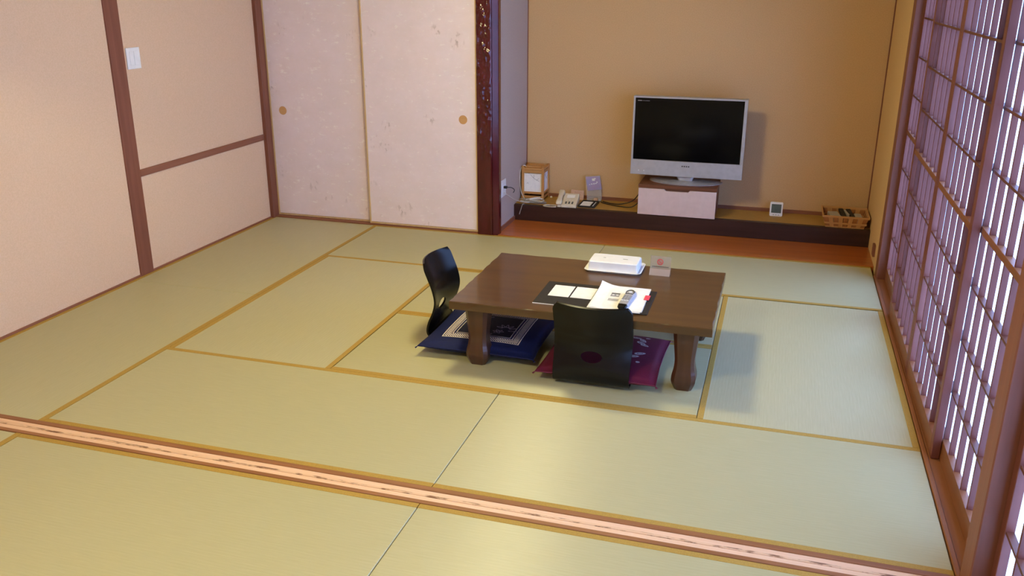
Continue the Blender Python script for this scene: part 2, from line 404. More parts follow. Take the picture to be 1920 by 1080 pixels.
# alcove
struct('wall_alcove_left', 'greyish side wall of the alcove behind the pillar', 'wall', box(1.60, 1.731, 3.355, 4.2, -0.1, ZC), 'plaster_grey')
struct('wall_alcove_back', 'tan plaster back wall of the alcove behind the television', 'wall', box(1.61, 4.40, YA, 4.2, -0.1, ZC), 'plaster_alcove')
struct('wall_alcove_right', 'narrow tan wall between alcove and paper screens', 'wall', box(4.262, 4.40, 3.10, 4.2, -0.1, ZC), 'plaster_gold')
struct('trim_9', 'glossy orange brown floorboard of the alcove', 'floorboard', box(1.727, 4.262, 3.325, 3.76, -0.05, 0.004), 'orange')
struct('trim_10', 'thin orange front edge of the alcove floorboard', 'edging', box(1.745, 4.262, 3.303, 3.325, -0.05, 0.007), 'orange', 0.002)
struct('corner_shade_1', 'thin dark strip added as shade in the right alcove corner', 'shade strip', box(4.254, 4.264, 4.092, 4.102, 0.125, ZC), 'post')  # no real moulding: dark strip stands in for shade where the walls meet
struct('corner_shade_2', 'thin dark strip added as shade in the left alcove corner', 'shade strip', box(1.729, 1.737, 4.094, 4.102, 0.125, ZC), 'post')  # same on the left: corner shading put in as a dark strip
struct('baseboard_back', 'brown baseboard along the alcove back wall', 'baseboard', box(1.727, 4.262, 4.086, YA + 0.001, 0.120, 0.148), 'rail_x', 0.001)
struct('baseboard_alcove', 'short reddish baseboard on the alcove side wall', 'baseboard', box(1.729, 1.741, 3.37, 3.75, 0.0, 0.035), 'post_h', 0.001)
pl = thing('alcove_plinth', 'long dark wood plinth with tan top under the television', 'plinth', (0, 0, 0))
box(1.728, 4.261, 3.752, 3.790, 0.004, 0.122).build('front_board', 'plinth', pl, bevel=0.002)
box(1.728, 4.261, 3.775, 3.790, 0.1185, 0.1235).build('front_edge', 'plinth', pl)
box(1.728, 4.261, 3.790, 4.085, 0.100, 0.124).build('rush_top', 'plinth_top', pl)
box(1.728, 4.261, 3.790, 4.085, 0.004, 0.100).build('core', 'plinth', pl)

# right side : sill, posts, paper screens
struct('trim_13', 'brown grooved sill below the paper screens', 'sill', box(4.247, 4.42, -3.4, 3.12, -0.06, 0.004), 'sill_y', 0.002)
struct('trim_14', 'narrow raised sill strip between the screen grooves', 'sill strip', box(4.247, 4.262, -3.4, 3.05, 0.004, 0.009), 'sill_y', 0.001)
struct('trim_15', 'dark brown post between alcove and paper screens', 'post', box(4.256, 4.40, 3.045, 3.155, -0.05, ZC), 'post', 0.003)
struct('trim_16', 'large brown post at the right between the two rooms', 'post', box(4.250, 4.40, -0.065, 0.040, -0.05, ZC), 'post', 0.004)
struct('trim_17', 'lintel above the paper screens', 'lintel', box(4.25, 4.40, -3.4, 3.06, 1.775, 1.85), 'shoji_h', 0.002)
struct('wall_right', 'plaster wall above the paper screens', 'wall', box(4.27, 4.40, -3.4, 3.12, 1.85, ZC), 'plaster')
struct('trim_18', 'small dark wooden stop on the narrow tan wall', 'door stop', box(4.248, 4.264, 3.33, 3.40, 0.06, 0.135), 'post', 0.002)

ZS = [0.07 + 0.2092 * k for k in range(1, 8)]
def shoji(name, label, xf, y0, y1):
    t = thing(name, label, 'screen', (xf, y0, 0.0), kind='structure')
    wd = y1 - y0; d = 0.030; st = 0.042; z0, z1 = 0.006, 1.777
    xp = 0.0245
    for a, b in ((0, st), (wd - st, wd)): box(0, d, a, b, z0, z1).build('stile', 'shoji', t, bevel=0.0015)
    box(0, d, st, wd - st, z0, 0.086).build('bottom_rail', 'shoji_h', t, bevel=0.001)
    box(0, d, st, wd - st, z1 - 0.05, z1).build('top_rail', 'shoji_h', t, bevel=0.001)
    box(0.001, d, st, wd - st, ZS[3] - 0.013, ZS[3] + 0.013).build('middle_rail', 'shoji_h', t, bevel=0.001)
    n = 5; pitch = (wd - 2 * st + 0.012) / (n + 1)
    first = None
    for k in range(1, n + 1):
        yc = st - 0.006 + k * pitch
        o = box(xp - 0.0190, xp, -0.0065, 0.0065, 0.066, z1 - 0.048).build('slat', 'slat', t, (0, yc, 0)) if first is None else first.copy()
        if first is None: first = o
        else: COL.objects.link(o); o.location = (0, yc, 0)
    cb = None
    for k, z in enumerate(ZS):
        if k == 3: continue
        if cb is None: cb = o = box(xp - 0.0205, xp, st, wd - st, -0.005, 0.005).build('crossbar', 'slat_h', t, (0, 0, z))
        else: o = cb.copy(); COL.objects.link(o); o.location = (0, 0, z)
    MB().grid(lambda u, v: (xp + 0.0005, st - 0.01 + (wd - 2 * st + 0.02) * u, 0.05 + (z1 - 0.08) * v), 1, 1).build('paper', 'screen_paper', t)
    return t
PW = 0.81
shoji('window_1', 'paper screen nearest the alcove, against the dark post', 4.302, 2.235, 3.045)
shoji('window_2', 'second paper screen from the alcove, half edge on', 4.270, 1.612, 1.612 + PW)
shoji('window_3', 'third paper screen from the alcove, in front of its neighbour', 4.270, 0.800, 0.800 + PW)
shoji('window_4', 'paper screen just beyond the large right post', 4.302, 0.170, 0.170 + PW)
shoji('window_5', 'paper screen at the right edge on the near side of the post', 4.302, -0.875, -0.065)
shoji('window_6', 'paper screen beside the camera in the near room', 4.270, -1.66, -0.85)
shoji('window_7', 'paper screen further back in the near room', 4.270, -2.47, -1.66)
shoji('window_8', 'last paper screen in the near room', 4.302, -3.26, -2.45)
struct('trim_19', 'strip closing the gap beside the screens at the large post', 'strip', box(4.302, 4.332, 0.035, 0.172, 0.004, 1.777), 'shoji')

# upper closure and unseen walls
struct('ceiling', 'wooden board ceiling', 'ceiling', box(-0.2, 4.42, -3.45, 4.2, ZC, ZC + 0.1), 'ceiling')
struct('wall_front', 'beige wall behind the camera', 'wall', box(-0.2, 4.42, -3.45, -3.35, -0.1, ZC), 'plaster')
struct('trim_20', 'lintel between the two rooms', 'lintel', box(XL, 4.26, -0.05, 0.06, 1.80, 1.86), 'rail_x', 0.002)
struct('trim_21', 'plaster panel above the lintel between the rooms', 'wall', box(XL, 4.26, -0.03, 0.04, 1.86, ZC), 'plaster')

# ceiling lamps (above the view)
def ceiling_lamp(label, x, y, em):
    t = thing('ceiling_lamp', label, 'lamp', (x, y, ZC), group='ceiling lamps')
    MB().lathe([(0.03, -0.20), (0.13, -0.195), (0.185, -0.17), (0.20, -0.13), (0.20, -0.09), (0.18, -0.075)], 28).build('diffuser', em, t, smooth=True)
    MB().lathe([(0.10, -0.09), (0.16, -0.07), (0.15, -0.02), (0.10, 0.0)], 28).build('mount', 'white', t)
    f = MB(); r = 0.215
    f.loft([[( (r + a) * math.cos(2 * math.pi * k / 28), (r + a) * math.sin(2 * math.pi * k / 28), z) for k in range(28)] for a, z in ((0, -0.085), (0.012, -0.085), (0.012, -0.06), (0, -0.06))], closed=True)
    f.build('wooden_ring', 'tan', t)
ceiling_lamp('round white ceiling lamp above the low table', 2.20, 1.60, 'emit')
ceiling_lamp('round white ceiling lamp in the near room', 2.20, -1.00, 'emit_near')

# ------------------------------------------------------------------ low table
def low_table():
    t = thing('low_table', 'low dark brown wooden table with carved edge and curved legs', 'table', (2.815, 1.47, 0))
    hx, hy = 0.595, 0.402
    def wave(s, L):          # carved edge: long shallow facets with short rounded nibs between
        p = (s / L) * (4.0 if L > 1 else 3.0); f = p - math.floor(p)
        if f < 0.60: return min(0.014, 0.05 * f, 0.05 * (0.60 - f))
        if f < 0.68 or f > 0.92: return 0.0
        return min(0.010, 0.12 * (f - 0.68), 0.12 * (0.92 - f))
    per = []
    def side(a, b, nrm, n):
        L = math.hypot(b[0] - a[0], b[1] - a[1])
        for k in range(n):
            s = k / n * L; per.append((a[0] + (b[0] - a[0]) * k / n, a[1] + (b[1] - a[1]) * k / n, nrm, wave(s, L)))
    side((-hx, -hy), (hx, -hy), (0, 1), 66); side((hx, -hy), (hx, hy), (-1, 0), 44); side((hx, hy), (-hx, hy), (0, -1), 66); side((-hx, hy), (-hx, -hy), (1, 0), 44)
    def ring(ins, kw, z, zw=0.0):
        out = []
        for x, y, nm, wv in per:
            i = ins + kw * wv
            out.append((max(-hx + i, min(hx - i, x)), max(-hy + i, min(hy - i, y)), z + zw * wv))
        return out
    MB().loft([ring(0.020, 0.4, 0.290), ring(-0.006, 0.3, 0.292), ring(-0.014, 0.0, 0.298, 0.0), ring(-0.0130, 1.0, 0.3205, -0.75), ring(-0.003, 0.5, 0.3275, -0.10), ring(0.002, 0.3, 0.330)]).build('tabletop', 'table', t)
    ap = MB()
    for x0, x1, y0, y1 in ((-0.50, 0.50, -0.335, -0.312), (-0.50, 0.50, 0.312, 0.335), (-0.53, -0.507, -0.31, 0.31), (0.507, 0.53, -0.31, 0.31)):
        ap.box(x0, x1, y0, y1, 0.268, 0.293)
    ap.build('apron', 'table', t, bevel=0.003)
    prof = [(0.292, 0.056), (0.262, 0.054), (0.23, 0.051), (0.19, 0.047), (0.155, 0.0435), (0.125, 0.043), (0.098, 0.0465), (0.075, 0.0515), (0.055, 0.0535), (0.038, 0.052), (0.018, 0.045), (0.0, 0.037)]
    prof = [(p.z, p.x) for p in smoothpath([(h_, 0, z_) for z_, h_ in prof], 4)]
    for sx in (-1, 1):
        for sy in (-1, 1):
            rings = []
            for z, h in prof:
                c = h * 0.32
                rings.append([(x, y, z) for x, y in ((h, -h + c), (h, h - c), (h - c, h), (-h + c, h), (-h, h - c), (-h, -h + c), (-h + c, -h), (h - c, -h))])
            MB().loft(rings).build('leg', 'table_leg', t, (sx * 0.482, sy * 0.305, 0), bevel=0.0)
    return t
low_table()

# ------------------------------------------------------------------ legless chairs
def zaisu(label, loc, rz):
    t = thing('legless_chair', label, 'chair', loc, rz, 'black legless chairs')
    # profile: u forward, z up (chair faces +x locally)
    pr = smoothpath([(0.40, 0, 0.006), (0.22, 0, 0.006), (0.08, 0, 0.007), (0.025, 0, 0.016), (0.002, 0, 0.045), (0.010, 0, 0.095), (0.036, 0, 0.155), (0.048, 0, 0.21), (0.038, 0, 0.27), (0.014, 0, 0.335), (-0.012, 0, 0.400)], 12)
    N = len(pr); W = 0.172; nv = 44
    hole_c, hole_a, hole_b = 0.150, 0.048, 0.026
    def nrm(i):
        a = pr[max(i - 1, 0)]; b = pr[min(i + 1, N - 1)]; d = (b - a).normalized(); return Vector((d.z, 0, -d.x))
    def pt(i, v, off):
        p = pr[i]; n = nrm(i); s = 2 * v - 1
        up_f = min(max((p.z - 0.05) / 0.2, 0), 1)
        wv = W * (1 + 0.03 * up_f)
        if p.z > 0.36:
            k = (p.z - 0.36) / 0.04; wv -= 0.020 * k * k
        if p.x > 0.34: wv -= 0.02 * ((p.x - 0.34) / 0.06) ** 2
        cur = 0.042 * up_f * (1 - s * s)          # hollowed towards the sitter
        tz = 0.0
        return Vector((p.x - cur + n.x * off, s * wv, p.z + tz + n.z * off))
    def shell(i0, i1, name, hole):
        mb = MB()
        idx = list(range(i0, i1 + 1)); b = {}
        for i in idx:
            for j in range(nv + 1):
                for q, off in ((0, 0.0), (1, 0.010)):
                    b[(i, j, q)] = len(mb.v); mb.v.append(tuple(pt(i, j / nv, off)))
        def cut(i, j):
            if not hole: return False
            m0 = (pt(i, j / nv, 0) + pt(i + 1, (j + 1) / nv, 0)) / 2
            return (m0.y / hole_a) ** 2 + ((m0.z - hole_c) / hole_b) ** 2 < 1
        for i in idx[:-1]:
            for j in range(nv):
                if cut(i, j): continue
                mb.f.append((b[i, j, 0], b[i + 1, j, 0], b[i + 1, j + 1, 0], b[i, j + 1, 0]))
                mb.f.append((b[i, j, 1], b[i, j + 1, 1], b[i + 1, j + 1, 1], b[i + 1, j, 1]))
                for (di, dj, e0, e1) in ((-1, 0, (i, j), (i, j + 1)), (1, 0, (i + 1, j), (i + 1, j + 1)), (0, -1, (i, j), (i + 1, j)), (0, 1, (i, j + 1), (i + 1, j + 1))):
                    ii, jj = i + di, j + dj
                    if ii < i0 or ii >= i1 or jj < 0 or jj >= nv or cut(ii, jj):
                        mb.f.append((b[(*e0, 0)], b[(*e1, 0)], b[(*e1, 1)], b[(*e0, 1)]))
        if hole:
            done = set()
            for i in idx[1:-1]:
                for j in range(1, nv):
                    st = [cut(a, c) for a in (i - 1, i) for c in (j - 1, j)]
                    if any(st) and not all(st):
                        for q, off in ((0, 0.0), (1, 0.010)):
                            vx = Vector(mb.v[b[i, j, q]]); base = pt(i, j / nv, 0.0)
                            rho = math.sqrt((base.y / hole_a) ** 2 + ((base.z - hole_c) / hole_b) ** 2)
                            ny = base.y / rho; nz = hole_c + (base.z - hole_c) / rho
                            k = min(range(i0, i1), key=lambda m_: abs(pr[m_].z - nz)); a0, a1 = (pr[k], pr[k + 1]) if pr[k].z <= nz else (pr[k - 1], pr[k])
                            f = (nz - a0.z) / max(a1.z - a0.z, 1e-6); ux = a0.x + (a1.x - a0.x) * f
                            upf = min(max((nz - 0.05) / 0.2, 0), 1); sv = ny / (W * (1 + 0.03 * upf)); n_ = nrm(i)
                            mb.v[b[i, j, q]] = (ux - 0.042 * upf * (1 - sv * sv) + n_.x * off, ny, nz + n_.z * off)
        return mb.build(name, 'black', t, smooth=False)
    k = 38
    for o in (shell(k, N - 1, 'backrest', True), shell(0, k, 'seat', False)):
        me = o.data; me.polygons.foreach_set('use_smooth', [True] * len(me.polygons))
        bm = bmesh.new(); bm.from_mesh(me)
        for e in bm.edges:
            if len(e.link_faces) == 2 and e.calc_face_angle(0) > 0.9: e.smooth = False
        bm.to_mesh(me); bm.free()
    return t
zaisu('black legless chair at the left end of the low table', (1.992, 1.505, 0), 0.0)
zaisu('black legless chair seen from behind at the front of the table', (2.899, 1.022, 0), math.pi / 2)

# ------------------------------------------------------------------ floor cushions
def pillow_h(x, y, a, b, T):
    fx = max(0, 1 - abs(x / a) ** 2.6); fy = max(0, 1 - abs(y / b) ** 2.6)
    return T * (fx * fy) ** 0.36
EH = 0.031
def cushion(name, label, mat, loc, rz, a, b, T, zb=0.019):
    t = thing(name, label, 'cushion', loc, rz, 'floor cushions at the table')
    mb = MB(); n = 30
    def P(u, v):
        x = (2 * u - 1) * a; y = (2 * v - 1) * b
        # slight pull-in of the sides between the corners
        x *= 1 - 0.035 * (1 - (2 * v - 1) ** 2); y *= 1 - 0.035 * (1 - (2 * u - 1) ** 2)
        return x, y
    def top(u, v):
        x, y = P(u, v); return (x, y, zb + EH + pillow_h((2 * u - 1) * a, (2 * v - 1) * b, a, b, T))
    def bot(u, v):
        x, y = P(u, 1 - v); return (x, y, zb + EH - min(EH, 0.9 * pillow_h((2 * u - 1) * a, (2 * v - 1) * b, a, b, T)))
    mb.grid(top, n, n).grid(bot, n, n)
    o = mb.build('cover', mat, t, smooth=True)
    bm = bmesh.new(); bm.from_mesh(o.data); bmesh.ops.remove_doubles(bm, verts=bm.verts, dist=1e-5); bm.to_mesh(o.data); bm.free()
    s = MB(); path = []
    for k in range(0, 4 * n):
        q, r = divmod(k, n); f = r / n
        u, v = ((f, 0), (1, f), (1 - f, 1), (0, 1 - f))[q]
        x, y = P(u, v); path.append((x, y, zb + EH))
    s.tube(path, 0.003, 5, True); s.build('seam_piping', mat, t)
    for sx in (-1, 1):
        for sy in (-1, 1):
            ts = MB()
            for da in (-0.4, 0, 0.4):
                an = math.atan2(sy * b, sx * a) + da
                ts.tube([(sx * a, sy * b, zb + EH - 0.001), (sx * a + 0.014 * math.cos(an), sy * b + 0.014 * math.sin(an), zb + EH - 0.008)], 0.0016, 4)
            ts.build('corner_tuft', mat, t)
    zt = lambda x, y: zb + EH + pillow_h(x, y, a, b, T) + 0.0012
    return t, zt
def leaf(par, mt, zt, cx, cy, L, W, ang, hole=0.0):
    mb = MB()
    ca, sa = math.cos(ang), math.sin(ang); n = 14
    def P(r, k):
        tt = 2 * math.pi * k / n; x = r * L * math.cos(tt); y = r * W * math.sin(tt) * (1 - 0.25 * math.cos(tt))
        X_, Y_ = cx + ca * x - sa * y, cy + sa * x + ca * y; return (X_, Y_, zt(X_, Y_))
    b = len(mb.v)
    rs = (0.55, 0.78, 1.0) if hole else (0.02, 0.5, 1.0)
    for r in rs:
        for k in range(n): mb.v.append(P(r, k))
    for i in range(2):
        for k in range(n):
            mb.f.append((b + i * n + k, b + (i + 1) * n + k, b + (i + 1) * n + (k + 1) % n, b + i * n + (k + 1) % n))
    return mb.build('printed_petal' if mt == 'motif_grey' else 'printed_leaf', mt, par)
tb, zb_ = cushion('floor_cushion', 'navy blue floor cushion with white square border print', 'blue_cloth', (2.312, 1.412, 0), 0.0, 0.290, 0.262, 0.044)
mb = MB()
for i in range(5):
    an = math.radians(90 + (i - 2) * 34); leaf(tb, 'motif_grey', zb_, 0.085 + 0.036 * math.cos(an), -0.035 + 0.036 * math.sin(an), 0.020, 0.008, an, 1)
for k in range(6):
    leaf(tb, 'motif_grey', zb_, 0.060 + 0.018 * math.cos(k), -0.075 + 0.014 * math.sin(k), 0.012, 0.007, k * 1.1, 1)
for x, y, an in ((0.12, -0.055, 0.1), (0.145, -0.045, 0.5), (0.165, -0.07, -0.2), (-0.03, 0.10, 0.3), (-0.06, 0.13, 0.9), (-0.02, 0.14, 1.9), (0.0, -0.135, 0.2), (0.03, -0.12, 1.0)):
    leaf(tb, 'motif_grey', zb_, x, y, 0.016, 0.006, an, 1)
tr_, zr_ = cushion('floor_cushion', 'wine red floor cushion with white leaf print', 'wine_cloth', (2.916, 1.300, 0), 0.0, 0.272, 0.266, 0.040)
mb = MB()
for x, y, L, W, an in ((3.035, 1.478, .024, .011, -.1), (3.070, 1.450, .024, .012, -.9), (3.066, 1.415, .026, .012, -.6), (3.085, 1.392, .022, .011, -.4), (3.005, 1.497, .015, .009, .6), (3.088, 1.494, .012, .006, .2),
                       (3.080, 1.286, .028, .013, .5), (3.056, 1.245, .026, .013, .3), (3.084, 1.190, .010, .009, .2), (2.78, 1.45, .026, .012, .7), (2.81, 1.42, .024, .011, -.3), (2.75, 1.30, .026, .012, .4), (2.90, 1.38, .026, .012, 1.4), (2.93, 1.33, .024, .012, .4)):
    leaf(tr_, 'motif_white', zr_, x - 2.916, y - 1.300, L, W, an, 1 if L > 0.02 else 0)
    if L > 0.02: leaf(tr_, 'motif_white', zr_, x - 2.916, y - 1.300, L * 0.4, W * 0.35, an)

# ------------------------------------------------------------------ things on the table
ZT = 0.330
t = thing('towel_tray', 'white lidded box on a white tray near the back of the table', 'tray', (2.862, 1.775, ZT))
r1 = rrect(-0.128, 0.128, -0.085, 0.085, 0.02); r2 = rrect(-0.145, 0.145, -0.100, 0.100, 0.026)
MB().loft([[(x, y, 0.0) for x, y in r1], [(x, y, 0.012) for x, y in r2], [(x, y, 0.0135) for x, y in rrect(-.143, .143, -.098, .098, .025)], [(x, y, 0.004) for x, y in rrect(-.127, .127, -.083, .083, .02)]]).build('tray', 'white', t)
lid = MB().loft([[(x, y, 0.005) for x, y in rrect(-.127, .127, -.078, .072, .008, 3)], [(x, y, 0.050) for x, y in rrect(-.124, .124, -.075, .068, .010, 3)], [(x, y, 0.054) for x, y in rrect(-.120, .120, -.071, .064, .010, 3)]]).build('lid', 'white', t)
for x, l in ((-0.055, 0.006), (0.052, 0.012)):
    box(x - l, x + l, -0.004, 0.002, 0.0538, 0.0546).build('small_mark', 'grey_light', lid)

t = thing('sign_stand', 'small clear acrylic no smoking sign on the table', 'sign', (3.094, 1.752, ZT))
MB().hexa([(-.051, -.002, 0), (.051, -.002, 0), (.051, .001, 0), (-.051, .001, 0), (-.051, .010, .090), (.051, .010, .090), (.051, .013, .090), (-.051, .013, .090)]).build('plate', 'frosted', t)
MB().hexa([(-.051, -.030, 0), (.051, -.030, 0), (.051, -.003, .0), (-.051, -.003, .0), (-.051, -.026, .003), (.051, -.026, .003), (.051, -.003, .028), (-.051, -.003, .028)]).build('foot', 'acrylic_pink', t)
def facing(v):  # point on the plate front : (x, height)
    return (v[0], -0.0032 + 0.012 * v[1] / 0.09 - 0.0004, v[1])
s = MB(); n = 24
for ra, rb in ((0.0125, 0.0155), (0.0085, 0.0098)):
    b0 = len(s.v)
    for r in (ra, rb):
        for k in range(n): s.v.append(facing((-0.002 + r * math.cos(2 * math.pi * k / n), 0.062 + r * math.sin(2 * math.pi * k / n))))
    for k in range(n): s.f.append((b0 + k, b0 + (k + 1) % n, b0 + n + (k + 1) % n, b0 + n + k))
for (a, b_, wd) in (((-0.011, 0.071), (0.007, 0.053), 0.0012), ((-0.006, 0.060), (0.004, 0.062), 0.0012)):
    dx, dz = b_[0] - a[0], b_[1] - a[1]; l = math.hypot(dx, dz); nx, nz = -dz / l * wd, dx / l * wd
    b0 = len(s.v); s.v += [facing((a[0] + nx, a[1] + nz)), facing((b_[0] + nx, b_[1] + nz)), facing((b_[0] - nx, b_[1] - nz)), facing((a[0] - nx, a[1] - nz))]; s.f.append((b0, b0 + 1, b0 + 2, b0 + 3))
s.build('red_emblem', 'red', t)
s = MB()
for k in range(11):
    x = -0.040 + k * 0.0075; b0 = len(s.v)
    s.v += [facing((x, 0.036)), facing((x + 0.0055, 0.036)), facing((x + 0.0055, 0.040)), facing((x, 0.040))]; s.f.append((b0, b0 + 1, b0 + 2, b0 + 3))
s.build('small_lettering', 'grey_dark', t)

t = thing('open_binder', 'open black binder with white pages and two note cards on the table', 'binder', (2.856, 1.31, ZT))
b1 = MB().box(-0.263, -0.006, -0.155, 0.160, 0.0, 0.005).build('cover_board', 'black_matt', t, bevel=0.001)
box(-0.262, -0.010, -0.1565, -0.1545, 0.001, 0.0045).build('white_edge', 'paper', t)
box(0.004, 0.263, -0.160, 0.156, 0.0, 0.005).build('cover_board', 'black_matt', t, bevel=0.001)
box(-0.008, 0.006, -0.157, 0.158, 0.0, 0.004).build('spine', 'black_matt', t)
for x0, x1, rz in ((-0.218, -0.120, 0.0), (-0.112, -0.012, -0.01)):
    MB().box(x0, x1, -0.045, 0.110, 0.0052, 0.0062).build('note_card', 'paper', t, rot=(0, 0, rz))
for k, (dx, dy, rz) in enumerate(((0.0, 0.0, 0.0), (0.004, 0.006, 0.015), (-0.002, -0.003, -0.012), (0.003, 0.002, 0.008))):
    zb = 0.0052 + 0.0016 * k
    def sheet(u, v, zb=zb, k=k):
        x = 0.236 * u; y = -0.16 + 0.325 * v
        curl = 0.010 * max(0, 1 - u * 5) * (0.4 + 0.6 * v) * (k / 3) + 0.012 * max(0, (v - 0.8) / 0.2) ** 2 * max(0, 1 - u * 3) * (k / 3)
        return (x, y, zb + curl)
    m_ = MB().grid(sheet, 14, 10).grid(lambda u, v, f=sheet: tuple(a - (0.0012 if i == 2 else 0) for i, a in enumerate(f(u, 1 - v))), 14, 10)
    m_.build('page', 'paper', t, (-0.004 + dx, dy, 0), (0, 0, rz))
box(0.222, 0.246, 0.006, 0.070, 0.0112, 0.0122).build('index_tab', 'pink', t)
pp = box(0.066, 0.106, 0.015, 0.052, 0.01085, 0.0112).build('printed_picture', 'grey_light', t)
box(0.066, 0.106, 0.052, 0.063, 0.01085, 0.0112).build('picture_heading', 'grey_dark', t)
for k, (x, y) in enumerate(((0.077, 0.035), (0.096, 0.035))):
    MB().lathe([(0.0065, 0.0), (0.0065, 0.0002), (0.004, 0.0002)], 14, (x, y, 0.0112)).build('picture_detail', 'paper', pp)
for k in range(4): box(0.064, 0.112, -0.020 - k * 0.008, -0.0175 - k * 0.008, 0.01085, 0.0111).build('text_line', 'grey_light', t)

t = thing('remote_control', 'silver remote control lying on the open binder', 'remote', (3.008, 1.275, ZT + 0.0115), math.radians(-3))
sec = []
for y, wv, h in ((-0.110, 0.016, 0.010), (-0.104, 0.0205, 0.015), (-0.085, 0.0225, 0.018), (0.0, 0.0225, 0.020), (0.06, 0.0235, 0.021), (0.095, 0.0235, 0.019), (0.112, 0.0185, 0.014), (0.117, 0.012, 0.009)):
    sec.append([(x, y, z) for x, z in ((-wv * 0.8, 0), (wv * 0.8, 0), (wv, h * 0.45), (wv * 0.86, h * 0.9), (wv * 0.5, h), (-wv * 0.5, h), (-wv * 0.86, h * 0.9), (-wv, h * 0.45))])
MB().loft(sec[2:]).build('body', 'silver', t, smooth=False)
MB().loft(sec[:3]).build('end_cap', 'black', t)
for r in range(5):
    for c in range(3):
        MB().box(-0.005, 0.005, -0.0045, 0.0045, 0, 0.0022).build('button', 'grey_light' if r else 'white', t, ((c - 1) * 0.0125, -0.045 + r * 0.016, 0.0195), bevel=0.0008)
a = [(0.0185 * math.cos(math.radians(k)), 0.070 + 0.030 * math.sin(math.radians(k)), 0.0205) for k in range(-20, 201, 20)]
MB().tube(a, 0.0022, 6).build('grip_loop', 'grey_dark', t)
box(-0.017, 0.017, 0.044, 0.048, 0.0195, 0.0225).build('divider', 'grey_dark', t)
MB().lathe([(0.009, 0), (0.009, 0.002), (0.006, 0.0025)], 16, (0, 0.072, 0.0205)).build('dial', 'white', t)

# ------------------------------------------------------------------ television corner
ZP = 0.124
c = thing('tv_cabinet', 'small white fronted cabinet under the television', 'cabinet', (2.947, 3.735, ZP))
bd = box(-0.272, 0.272, 0.018, 0.325, 0.0, 0.196).build('body', 'cab_top', c, bevel=0.001)
box(-0.277, 0.277, 0.0, 0.335, 0.1965, 0.221).build('top_board', 'cab_top', c, bevel=0.0015)
dz = 0.1945
poly = [(-.275, 0.002), (.275, 0.002), (.275, dz), (.090, dz), (.078, dz - .014), (-.080, dz - .014), (-.094, dz), (-.275, dz)]
MB().prism_y(poly, 0.0, 0.017).build('door', 'cab_door', c, bevel=0.001)
v = thing('television', 'silver flat television with dark screen on the small cabinet', 'television', (2.985, 3.86, ZP + 0.221))
x0, x1, z0, z1 = -0.395, 0.395, 0.050, 0.610
fr = MB()
fr.box(x0, x0 + 0.014, -0.02, 0.05, 0.160, z1); fr.box(x1 - 0.022, x1, -0.02, 0.05, 0.160, z1); fr.box(x0 + 0.014, x1 - 0.022, -0.02, 0.05, z1 - 0.012, z1)
fr.build('bezel', 'silver', v, bevel=0.0015)
box(x0 + 0.013, x1 - 0.021, -0.0165, 0.04, 0.150, z1 - 0.011).build('screen', 'screen', v)
MB().prism([(x0, -0.020), (x0 * 0.5, -0.026), (0, -0.028), (x1 * 0.5, -0.026), (x1, -0.020), (x1, 0.05), (x0, 0.05)], z0, 0.160).build('speaker_panel', 'silver', v, bevel=0.0015)
box(x0 + 0.06, x1 - 0.06, 0.05, 0.095, 0.09, z1 - 0.06).build('rear_housing', 'grey_dark', v, bevel=0.01)
el = lambda a, b, y, z, n=40: [(a * math.cos(2 * math.pi * k / n), y + b * math.sin(2 * math.pi * k / n), z) for k in range(n)]
bs = MB()
bs.loft([[(p[0], p[1] if p[1] < 0.09 else 0.09, p[2]) for p in el(a, b, 0.065, z)] for a, b, z in ((0.26, 0.15, 0.0), (0.262, 0.152, 0.006), (0.22, 0.12, 0.013), (0.10, 0.07, 0.018))])
bs.build('stand_base', 'silver_shiny', v, smooth=False)
MB().loft([rr for rr in ([(x, y, 0.012) for x, y in rrect(-.05, .05, -.005, .06, .02)], [(x, y, 0.03) for x, y in rrect(-.055, .055, -.01, .05, .02)], [(x, y, 0.055) for x, y in rrect(-.068, .068, -.012, .045, .02)])]).build('stand_neck', 'silver_shiny', v, smooth=True)
mk = MB()
for k in range(3): mk.box(x0 + 0.030 + k * 0.010, x0 + 0.038 + k * 0.010, -0.0172, -0.0165, z1 - 0.0345, z1 - 0.0285)
for k in range(9): mk.box(x0 + 0.062 + k * 0.006, x0 + 0.0655 + k * 0.006, -0.0172, -0.0165, z1 - 0.0335, z1 - 0.0305)
mk.build('corner_logo', 'grey_light', v)
mk = MB()
for k in range(4): mk.box(-0.028 + k * 0.015, -0.018 + k * 0.015, -0.0288, -0.026, 0.122, 0.131)
mk.build('maker_logo', 'grey_dark', v)
for x in (-0.335, -0.297): MB().lathe([(0.004, 0), (0.003, 0.0015)], 10).build('indicator', 'white', v, (x, -0.0222, 0.080), (math.pi / 2, 0, 0))
tag(MB().tube(smoothpath([(2.662, 3.99, 0.29), (2.652, 3.98, 0.24), (2.60, 3.97, 0.165), (2.52, 3.96, 0.135), (2.44, 3.97, 0.129), (2.36, 4.02, 0.1285)]), 0.004, 6).build('television_cable', 'cord_black', smooth=True), 'upper black cable trailing left from behind the television cabinet', 'cable', 'cables beside the cabinet')
tag(MB().tube(smoothpath([(2.662, 3.94, 0.20), (2.648, 3.925, 0.165), (2.60, 3.90, 0.131), (2.52, 3.90, 0.129), (2.44, 3.93, 0.129), (2.36, 3.985, 0.1285), (2.345, 4.03, 0.1285)]), 0.0035, 6).build('television_cable', 'cord_black', smooth=True), 'lower thin dark cable lying on the plinth left of the cabinet', 'cable', 'cables beside the cabinet')

